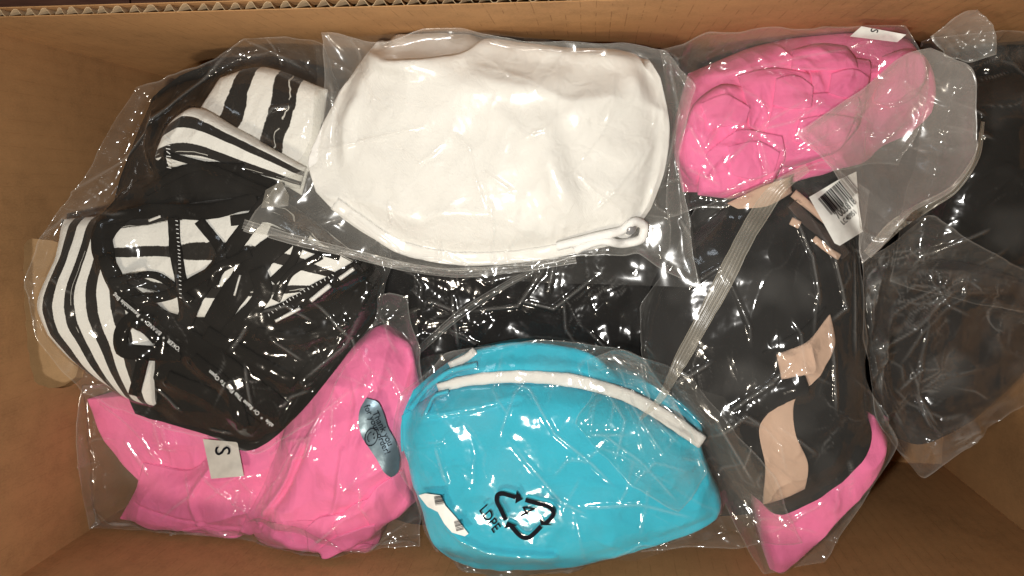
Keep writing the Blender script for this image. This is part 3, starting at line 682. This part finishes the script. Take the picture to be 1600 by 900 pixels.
for (T, R, B, L, h) in fl:
    cloth('ruffle', T, R, B, L, .054, h*.85, M['pink'], g, 1.04, 1.02, depth=.012, lump=0.12, ls=60, step=.0017, kb=.2, jit=.0012, power=5, wr=(.0026, .009, 1.2))
b = empty('plastic_bag', at(1280, 170, .03), 'clear bag with size sticker around the upper right gathered pink garment', 'plastic bag')
bagfilm('front_film', [(1035, 80, .06), (1110, 52, .075), (1250, 40, .08), (1420, 42, .085)], [(1460, 120, .08), (1440, 200, .08)], [(1040, 340, .055), (1140, 318, .06), (1250, 270, .07), (1400, 260, .07)], [(1045, 220, .06)], .06, M['f_clear'], b, amt=.6, cell=.03, ang=.7, stretch=2.2, creases=[[(1120,270),(1200,190),(1270,150)],[(1270,150),(1285,160),(1240,190),(1160,210)],[(1060,170),(1080,200),(1110,260)],[(1035,80),(1090,140),(1060,230)],[(1120,310),(1180,280),(1300,240)],[(1100,120),(1240,90),(1400,60)],[(1240,240),(1330,190),(1400,130)],[(1070,260),(1130,290)]])
s = sticker('size_sticker', [(1346, 41), (1416, 54), (1402, 66), (1328, 57)], M['label'], b); print_on('printed_letter', textpolys('S', (1361, 44), 100, 17, .8), M['ink'], s, .0030, 4)

# ================================================================== 5  black and nude garment
g = empty('black_nude_garment', at(1200, 560, -.10), 'black garment with nude insets and smooth pink band in bag with seal strip', 'garment')
cloth('pink_band', [(1182, 770), (1240, 745), (1320, 690), (1366, 650)], [(1388, 690), (1368, 738)], [(1203, 890), (1216, 897), (1236, 880), (1316, 794)], [(1190, 840)], .052, .010, M['pink'], g, 1.012, 1.012, depth=.07, lump=0.05, power=4, seams=[([(1192, 786), (1245, 761), (1322, 707), (1364, 668)], 2.4, -.0012)], folds=[([(1262, 760), (1300, 790)], 8, .004), ([(1205, 830), (1222, 880)], 6, .003), ([(1330, 700), (1360, 730)], 7, .003)])
cloth('black_body', [(1085, 350), (1160, 310), (1260, 300), (1330, 350)], [(1338, 460), (1352, 600), (1345, 680)], [(1080, 640), (1140, 720), (1200, 785), (1300, 735)], [(1020, 440), (1000, 545)], .045, .03, M['black'], g, 1.02, 1.02, depth=.07, lump=0.09, kb=.4, wr=(.0022, .02, 1.3))
cloth('nude_inset', [(1135, 318), (1185, 292), (1232, 276)], [], [(1150, 326), (1195, 322), (1238, 300)], [], .06, .006, M['nude'], g, 1.01, 1.01, depth=.006, step=.0016)
cloth('nude_inset', [(1204, 545), (1250, 525), (1288, 486)], [(1295, 530), (1268, 574), (1232, 612), (1234, 668), (1254, 712)], [(1192, 788), (1220, 776), (1252, 756)], [(1212, 590), (1200, 625), (1180, 655), (1190, 720)], .062, .007, M['nude'], g, 1.03, 1.02, depth=.006, step=.0014, lump=0.1, ls=60, wr=(.0026, .011, 1.7))
ribbon('black_strap', [(1130, 668), (1180, 636), (1225, 612), (1262, 602)], [24, 34, 36, 30], M['black'], g, .0026)
ribbon('black_fold', [(1192, 552), (1225, 540), (1258, 520), (1290, 480)], [3, 16, 14, 3], M['black'], g, .0022)
ribbon('lace_edge', [(1238, 318), (1262, 345), (1300, 375), (1322, 400)], 17, M['lace'], g, .0012)
ribbon('nude_strap', [(1240, 302), (1268, 325), (1300, 352)], 13, M['nude'], g, .0012)
ribbon('nude_strap', [(1236, 345), (1250, 352)], 12, M['nude'], g, .001)
ribbon('nude_strap', [(1272, 372), (1296, 392), (1312, 402)], 10, M['nude'], g, .001)
b = empty('plastic_bag', at(1200, 560, .04), 'clear bag with barcode sticker and long seal strip around the black and nude garment', 'plastic bag'); BN_BAG = b
bagfilm('front_film', [(1085, 330, .07), (1180, 290, .075), (1290, 255, .07), (1365, 300, .065)], [(1345, 420, .06), (1360, 600, .06), (1400, 690, .05)], [(1010, 620, .06), (1100, 730, .06), (1190, 900, .06), (1290, 880, .05)], [(1000, 480, .07)], .06, M['f_clear'], b, amt=.6, cell=.032, ang=1.35, stretch=2.4, creases=[[(1230,315),(1265,400),(1275,480)],[(1240,300),(1300,400),(1320,480),(1290,500)],[(1130,640),(1200,590),(1230,560)],[(1340,380),(1335,560)],[(1290,490),(1300,640)],[(1090,700),(1160,640),(1190,660)],[(1170,690),(1160,740)],[(1050,600),(1110,560)],[(1190,790),(1250,840)],[(1190,850),(1300,780)]], cr=1.6, calm=[(1308, 325, 48)])
lab = [(1264, 308), (1308, 282), (1338, 268), (1342, 320), (1348, 362), (1312, 384), (1304, 380)]
s = sticker('barcode_sticker', lab, M['label'], b, .0024, 9)
print_on('barcode_print', barcode((1299, 336), -40, 58, 33), M['ink'], s, .0036, 8)
print_on('number_print', textpolys('7003818', (1310, 343), -42, 17, .66)+textpolys('LC40951', (1318, 352), -42, 12, .66), M['ink'], s, .0036, 5)

# right bag with the plum garment, leaning on the black one
b = empty('plastic_bag', at(1470, 560, .0), 'crumpled clear bag around the dark plum garment at the right edge', 'plastic bag')
flatfilm('back_film', [(1340, 430, .03), (1460, 420, .03), (1640, 450, .0)], [(1650, 530, .0)], [(1400, 690, .02), (1436, 738, .01), (1600, 600, .0)], [(1355, 560, .03)], .02, M['f_back'], b)
bagfilm('front_film', [(1345, 412, .075), (1450, 335, .08), (1550, 395, .06), (1650, 460, .03)], [(1660, 540, .03)], [(1390, 690, .05), (1440, 750, .045), (1520, 690, .04), (1650, 590, .03)], [(1345, 520, .065), (1370, 630, .06)], .05, M['f_thin'], b, amt=1.35, cell=.03, ang=.8, stretch=1.8, kb=.1, creases=[[(1345,420),(1440,395),(1500,440)],[(1440,480),(1400,580),(1390,690)],[(1380,560),(1440,500),(1540,450)],[(1400,570),(1470,530),(1560,450)],[(1460,590),(1490,660),(1510,700)],[(1395,700),(1440,735)],[(1440,640),(1480,600),(1540,600)],[(1420,620),(1450,700)],[(1560,450),(1590,470)],[(1480,640),(1495,700)]], rnd=34, veil=.3, cr=1.3, fold=1.2)

# ================================================================== 6  turquoise garment
b = empty('plastic_bag', at(870, 730, .03), 'clear bag printed with recycling triangle around the turquoise garment', 'plastic bag')
flatfilm('back_film', [(650, 560, .05), (850, 525, .05), (1120, 600, .05)], [(1200, 760, .05)], [(690, 888, .05), (900, 895, .05), (1240, 800, .055)], [(630, 720, .05)], .05, M['f_back'], b)
g = empty('turquoise_garment', at(870, 730, -.08), 'turquoise garment with white binding, bagged at the bottom middle', 'garment')
cloth('back_panel', [(655, 600), (705, 562), (800, 536), (930, 556), (1050, 612)], [(1090, 650)], [(640, 690), (760, 640), (900, 640), (1010, 690), (1096, 715)], [(640, 640)], .055, .014, M['blue'], g, 1.05, 1.03, depth=.05, lump=0.18, ls=60, folds=[([(700, 600), (760, 575), (880, 570), (1000, 600)], 10, .005)])
cloth('front_panel', [(636, 640), (690, 606), (800, 592), (900, 598), (985, 622), (1092, 690)], [(1110, 735), (1124, 775)], [(716, 856), (790, 870), (885, 868), (1000, 836), (1114, 790)], [(640, 700), (660, 770), (688, 838)], .062, .024, M['blue'], g, 1.015, 1.018, depth=.06, lump=0.05, power=7, kb=.4, wr=(.0028, .022, -.5), seams=[([(662, 652), (760, 634), (810, 620)], 3.5, .002), ([(664, 658), (760, 641), (812, 628)], 3, -.0012), ([(700, 826), (760, 856), (868, 866)], 4, .0022), ([(705, 818), (765, 848), (866, 857)], 4, -.0014), ([(650, 700), (690, 690), (720, 650)], 4, .0012)],
      folds=[([(662, 650), (720, 640), (790, 615)], 8, .004), ([(700, 800), (740, 850), (860, 868)], 9, .003)])
ribbon('white_binding', [(684, 607), (720, 597), (800, 589), (900, 596), (985, 621), (1040, 652), (1098, 692)], [14, 18, 19, 20, 19, 22, 21], M['trim'], g, .0022, round_=True)
ribbon('white_binding', [(702, 572), (730, 558), (742, 548)], 12, M['trim'], g, .0018)
ribbon('binding_fold', [(640, 640), (668, 606), (700, 582), (745, 570)], 9, M['blue'], g, .003)
ribbon('binding_fold', [(664, 648), (680, 618), (700, 612)], 7, M['blue'], g, .003)
_, TX = bagfilm('front_film', [(640, 610, .06), (700, 552, .065), (850, 528, .07), (960, 545, .075), (1080, 590, .075)], [(1180, 700, .07)], [(690, 880, .055), (860, 893, .06), (1010, 860, .06), (1250, 842, .06)], [(626, 700, .06), (655, 800, .06)], .06, M['f_clear'], b, amt=.35, cell=.035, ang=-.9, stretch=2.2, creases=[[(800,670),(880,760),(920,780)],[(800,590),(830,600),(870,660),(920,700),(960,740)],[(690,680),(710,740)],[(1000,560),(1010,620),(990,660)],[(900,770),(1000,765),(1080,790)],[(1110,640),(1180,760)],[(940,860),(1000,830),(1060,850)],[(1060,700),(1120,720)]], fold=.7, calm=[(805, 808, 66), (765, 815, 48), (692, 804, 40)])
bagfilm('bag_flap', [(915, 560, .09), (960, 540, .10), (1010, 560, .10)], [(1060, 650, .09), (1110, 740, .085)], [(905, 660, .09), (985, 760, .095), (1060, 790, .085)], [(925, 610, .095)], .09, M['f_crisp'], b, amt=1.1, cell=.022, ang=-.9, stretch=1.8, creases=[[(930,580),(975,640),(960,700)],[(960,545),(985,620),(1040,700)],[(930,650),(1000,700),(1060,770)],[(1000,570),(1020,640),(1060,680)],[(980,740),(1020,700),(1080,720)],[(920,660),(980,660)]], veil=.45, cr=1.7, fold=1.7)
# recycling print: three bent arrows, a 4 and LDPE
def px(q): return (720+q[0]/7.5, 740+q[1]/7.5)
def strip(cl, w):
    c = resample(np.array(cl, float), 26); t = np.gradient(c, axis=0); t /= np.linalg.norm(t, axis=1)[:, None]; nn = np.stack([-t[:, 1], t[:, 0]], 1)*w/2
    return [[px(c[i]+nn[i]), px(c[i+1]+nn[i+1]), px(c[i+1]-nn[i+1]), px(c[i]-nn[i])] for i in range(25)]
rec = strip([(526, 545), (470, 420), (420, 310), (430, 250), (490, 235), (560, 252), (645, 278)], 52)+[[px((652, 200)), px((728, 300)), px((638, 352))]]
rec += strip([(756, 308), (900, 350), (1010, 380), (1070, 420), (1085, 475), (1050, 530), (985, 590)], 52)+[[px((916, 515)), px((985, 572)), px((1078, 605)), px((942, 605))]]
rec += strip([(940, 618), (860, 700), (800, 748), (740, 752), (680, 715), (630, 660), (580, 600)], 54)+[[px((545, 560)), px((662, 608)), px((508, 642))]]
print_on('recycling_print', rec, M['ink'], b, .0026, 5)
print_on('number_print', textpolys('4', (808, 796), 62, 38, .85, 0, .0), M['ink'], b, .0026, 5)
print_on('letters_print', textpolys('LDPE', (748, 797), 57, 22, .88, -.15, .012), M['ink'], b, .0026, 5)
lab = [(654, 774), (664, 771), (688, 774), (696, 790), (712, 808), (732, 834), (726, 838), (706, 832), (694, 818), (684, 800), (668, 792)]
s = sticker('barcode_sticker', lab, M['label'], b, .0022)
print_on('barcode_print', barcode((678, 776), 82, 14, 14, 14, 5)+barcode((709, 815), 75, 16, 12, 12, 8), M['ink'], s, .0032, 6)

# ================================================================== 7  striped garment
M['st1'] = striped('stripe_print_side', 4.6, .35, -.02, .022, 2.2); M['st2'] = striped('stripe_print_top', 2.5, .52, -.03, .05, 2.5)
M['st3'] = striped('stripe_print_band', 2.2, .62, -.12, .04, 2.0, 'Y'); M['st4'] = striped('stripe_print_middle', 2.8, .1, -.24, .09, 2.5, 'Y')
g = empty('striped_garment', at(300, 420, -.08), 'black and white striped strappy garment in bag at the left', 'garment')
cloth('black_body', [(250, 150), (330, 110), (420, 110), (520, 200)], [(560, 330), (600, 420)], [(225, 640), (330, 670), (405, 694), (480, 640), (590, 500)], [(190, 330), (170, 480)], .05, .030, M['black2'], g, 1.03, 1.03, depth=.05, lump=0.113, wr=(.0026, .016, .7))
cloth('striped_panel', [(345, 122), (405, 104), (512, 140)], [(500, 215)], [(300, 205), (385, 240), (478, 305)], [(325, 165)], .070, .008, M['st2'], g, 1.02, 1.02, depth=.008)
cloth('striped_panel', [(96, 343, .088), (160, 338, .085), (240, 352, .08)], [(215, 440, .085), (240, 540, .08)], [(172, 600, .075), (205, 624, .07), (240, 634, .07)], [(88, 400, .092), (58, 480, .095), (100, 545, .085)], .085, .008, M['st1'], g, 1.015, 1.02, depth=.03, lump=0.09)
cloth('striped_panel', [(196, 345), (300, 318), (440, 312), (560, 400)], [(520, 440)], [(205, 455), (280, 490), (380, 490), (480, 460)], [(190, 400)], .078, .008, M['st4'], g, 1.03, 1.03, depth=.006, lump=0.18)
cloth('striped_panel', [(268, 192), (300, 168), (380, 205), (478, 262)], [], [(235, 262), (330, 262), (420, 286), (468, 296)], [(250, 230)], .082, .008, M['st3'], g, 1.02, 1.03, depth=.008, lump=0.135)
def strap(p, w, **k): return ribbon('strap', p, w, M['black2'], g, .0018, **k)
strap([(250, 175), (240, 230), (262, 290)], 26)
strap([(165, 420), (158, 370), (200, 320), (280, 282), (360, 280), (440, 300)], [30, 34, 44, 46, 40, 30])
strap([(150, 345), (230, 330), (330, 330), (400, 312)], [16, 22, 26, 20])
strap([(270, 340), (273, 390), (282, 440), (290, 500)], 17)
strap([(435, 292), (390, 350), (345, 410), (300, 470), (285, 510)], 26)
strap([(445, 372), (410, 400), (370, 450), (330, 510)], [34, 40, 40, 34])
strap([(420, 360), (480, 385), (530, 400)], 15)
strap([(470, 370), (455, 410), (425, 440)], 14)
strap([(590, 405), (520, 440), (450, 480), (370, 515)], 24)
strap([(400, 420), (410, 450), (350, 530)], 26)
strap([(160, 400), (185, 450), (250, 505), (330, 560), (440, 650)], [22, 34, 38, 40, 44])
strap([(236, 500), (205, 498), (188, 520), (190, 545), (225, 552), (280, 552)], [16, 20, 22, 22, 22, 24])
strap([(205, 505), (225, 515), (245, 535)], 12)
strap([(222, 560), (215, 590), (208, 618)], 16)
for q, w_ in (([(225, 300), (300, 262), (380, 262)], 14), ([(255, 240), (330, 262), (420, 300)], 10), ([(360, 345), (420, 340), (480, 372)], 16), ([(500, 400), (450, 430), (430, 470)], 12), ([(170, 440), (240, 430), (300, 470)], 11)):
    strap(q, w_)
for q, w_ in (([(320, 520), (390, 560), (460, 600)], 22), ([(575, 440), (530, 520), (470, 600)], 24), ([(400, 520), (470, 530), (540, 500)], 18), ([(260, 590), (330, 620), (400, 670)], 22), ([(300, 560), (360, 610), (380, 670)], 20), ([(310, 345), (345, 395), (330, 450)], 15), ([(205, 470), (260, 462), (320, 430), (390, 395)], 16)):
    strap(q, w_)
# white overlock stitches and bound edges
def stitches(p, n, ln, w, ang):
    P = resample(np.array(p, float), n); o = []
    for i, (x, y) in enumerate(P):
        a = ang+random.uniform(-.3, .3); dx, dy = math.cos(a)*ln/2, math.sin(a)*ln/2; ex, ey = -math.sin(a)*w/2, math.cos(a)*w/2
        o.append([(x-dx-ex, y-dy-ey), (x+dx-ex, y+dy-ey), (x+dx+ex, y+dy+ey), (x-dx+ex, y-dy+ey)])
    return o
print_on('stitching', stitches([(262, 215), (264, 262)], 9, 7, 1.3, .4)+stitches([(276, 345), (280, 400), (282, 465)], 20, 4, 1.2, .2)+stitches([(520, 430), (450, 470), (420, 492)], 18, 4, 1.1, .9), M['winkk'], g, .0011, 8)['kind'] = 'stuff'
ribbon('white_edge', [(552, 420), (530, 436)], 6, M['trim'], g, .0014); ribbon('white_edge', [(515, 446), (485, 470)], 7, M['trim'], g, .0014); ribbon('white_edge', [(468, 482), (430, 502)], 5, M['trim'], g, .0014)
ribbon('white_edge', [(232, 345), (250, 338)], 4, M['trim'], g, .001); ribbon('white_edge', [(375, 430), (366, 462)], 3, M['trim'], g, .001)
b = empty('plastic_bag', at(300, 420, .04), 'glossy clear bag with white warning print around the striped garment', 'plastic bag')
_, SX = bagfilm('front_film', [(212, 132, .07), (330, 90, .075), (390, 52, .075), (500, 70, .08)], [(560, 230, .08), (600, 330, .08), (620, 420, .07)], [(120, 612, .078), (260, 672, .070), (400, 706, .07), (500, 650, .07), (590, 500, .06)], [(150, 260, .085), (60, 380, .1), (32, 440, .104), (58, 525, .098)],   .07, M['f_crisp'], b, amt=.42, cell=.026, ang=.8, stretch=1.9, creases=[[(385,60),(330,112),(250,190),(150,300),(110,345)],[(420,58),(440,105)],[(380,62),(470,100)],[(400,560),(405,640)],[(500,460),(545,520),(560,560)],[(380,540),(410,500)],[(350,90),(420,80),(480,110)],[(150,320),(110,380),(60,430)],[(480,590),(540,540),(570,480)],[(250,600),(290,640)],[(440,520),(480,560)],[(430,480),(470,470),(500,500)]], rnd=16, veil=.04)
print_on('warning_print', textpolys("'OKER  *  BRAND  *  Resealable Bag", (283, 545), 220, 9.0, 1.0)+textpolys('able  *  Or Raise This Flap To Open', (428, 664), 221, 9.0, 1.0), M['winkk'], b, .0020, 6)

# ================================================================== 8  white garment
b = empty('plastic_bag', at(770, 230, .04), 'milky resealable bag around the white garment, its loose edge hanging forward', 'plastic bag')
flatfilm('back_film', [(497, 60, .07), (700, 48, .08), (1060, 90, .08)], [(1070, 250, .075)], [(400, 350, .085), (700, 428, .07), (1095, 450, .075)], [(480, 230, .08)], .06, M['f_back'], b)
g = empty('white_garment', at(770, 230, -.05), 'folded white garment with string and grey bead, bagged at the top middle', 'garment')
cloth('body', [(556, 138), (616, 62), (720, 56), (870, 74), (1000, 90), (1028, 130)], [(1042, 200), (1034, 270)], [(516, 300), (560, 345), (622, 382), (700, 403), (860, 394), (985, 366), (1014, 325)], [(528, 190), (506, 255)], .058, .032, M['white'], g, 1.012, 1.014, depth=.06, lump=0.04, power=3.0, kb=.45, wr=(.0034, .024, .6), seams=[([(530, 300), (620, 364), (700, 386), (860, 380), (960, 356)], 2.6, -.0012), ([(526, 310), (620, 374), (700, 395), (860, 388), (960, 364)], 2.4, -.0009)],
      folds=[([(548, 165), (530, 200), (536, 225)], 7, .004), ([(560, 130), (620, 78), (700, 66)], 8, .003), ([(850, 200), (870, 270), (880, 320)], 16, .004), ([(700, 330), (830, 310), (960, 300)], 10, .002), ([(620, 290), (640, 340)], 8, .002), ([(640, 110), (760, 140), (860, 130)], 18, .004), ([(900, 180), (960, 150), (1000, 120)], 14, .004), ([(780, 180), (850, 250), (900, 330)], 10, .003), ([(940, 230), (990, 240), (1030, 230)], 9, .003), ([(560, 150), (540, 200), (535, 250)], 5, .003), ([(985, 110), (1000, 140), (1030, 150)], 9, .004)])
ribbon('edge_binding', [(522, 318), (570, 352), (620, 384), (700, 403), (800, 402), (880, 390), (960, 366)], 20, M['white'], g, .0014)
tube('string', [(870, 385), (930, 370), (975, 358), (992, 346), (1006, 352), (1003, 372), (975, 380), (940, 376), (905, 388), (898, 392)], .0026, M['white'], g)
w = onheap(np.array([[984., 357.]]), .004)[0]
me = bpy.data.meshes.new('bead'); bm = bmesh.new(); bmesh.ops.create_uvsphere(bm, u_segments=16, v_segments=10, radius=.0036); bmesh.ops.translate(bm, verts=bm.verts, vec=w); bm.to_mesh(me); bm.free(); link('bead', me, M['bead'], g)
bagfilm('front_film', [(496, 50, .085), (600, 64, .09), (690, 48, .09), (860, 66, .09), (1040, 72, .085)], [(1092, 130, .08), (1062, 250, .08), (1075, 350, .08)], [(378, 362, .095), (540, 398, .09), (700, 430, .08), (900, 410, .08), (1000, 400, .08), (1100, 455, .08)], [(500, 160, .09), (488, 265, .09), (430, 288, .095)], .085, M['f_milky'], b, amt=.3, cell=.04, ang=.2, stretch=2, creases=[[(510,350),(560,335),(640,400)],[(500,240),(580,225),(690,200)],[(1000,250),(960,300),(930,330)],[(620,310),(625,340),(615,360)],[(530,130),(540,180)],[(1040,80),(1060,180),(1030,300)],[(1060,340),(1085,385)],[(400,360),(520,385),(660,425)],[(500,60),(510,150)],[(740,110),(800,125),(850,140)],[(760,265),(810,300)],[(660,400),(690,400),(700,360)]], fold=.7)
filmstrip('seal_strip', [(380, 350, 0), (450, 372, 0), (540, 394, 0), (640, 418, 0), (700, 426, 0), (800, 420, 0), (900, 405, 0)], [16, 14, 13], M['f_milky'], b, ribs=3)
sticker('paper_tab', [(415, 297), (440, 283), (452, 306), (450, 322), (408, 325)], M['f_band'], b, .001)

# ================================================================== 9  frosted flap of the upper right bag and the seal band
b = empty('plastic_bag', at(1440, 220, .05), 'empty frosted bag mouth standing open at the upper right', 'plastic bag')
bagfilm('front_film', [(1242, 206, .10), (1330, 150, .10), (1400, 90, .10), (1450, 66, .10)], [(1520, 95, .10), (1538, 130, .10), (1534, 230, .10), (1490, 300, .10)], [(1352, 404, .10), (1380, 380, .10), (1420, 335, .10), (1470, 312, .10)], [(1300, 268, .10), (1334, 318, .10)], .10, M['f_frost'], b, amt=.35, cell=.05, ang=-.8, stretch=2, creases=[[(1480,110),(1500,180),(1520,250)],[(1380,130),(1460,180)],[(1420,330),(1520,260)]], rnd=4, fold=.5)
filmstrip('rolled_edge', [(1355, 398), (1400, 352), (1440, 326), (1490, 296), (1528, 240), (1536, 190)], [16, 20, 18, 14, 10, 6], M['f_band'], b, ribs=2)
bagfilm('bag_corner', [(1455, 62, .105), (1500, 22, .11), (1530, 20, .11)], [(1560, 50, .11)], [(1480, 90, .105), (1520, 100, .105), (1562, 84, .105)], [], .105, M['f_milky'], b, amt=.7, cell=.018)
filmstrip('seal_strip', [(1262, 262), (1220, 290), (1180, 345), (1120, 460), (1060, 570), (1030, 625), (1000, 655)], [14, 26, 30, 29, 25, 16, 5], M['f_band'], BN_BAG, ribs=5)
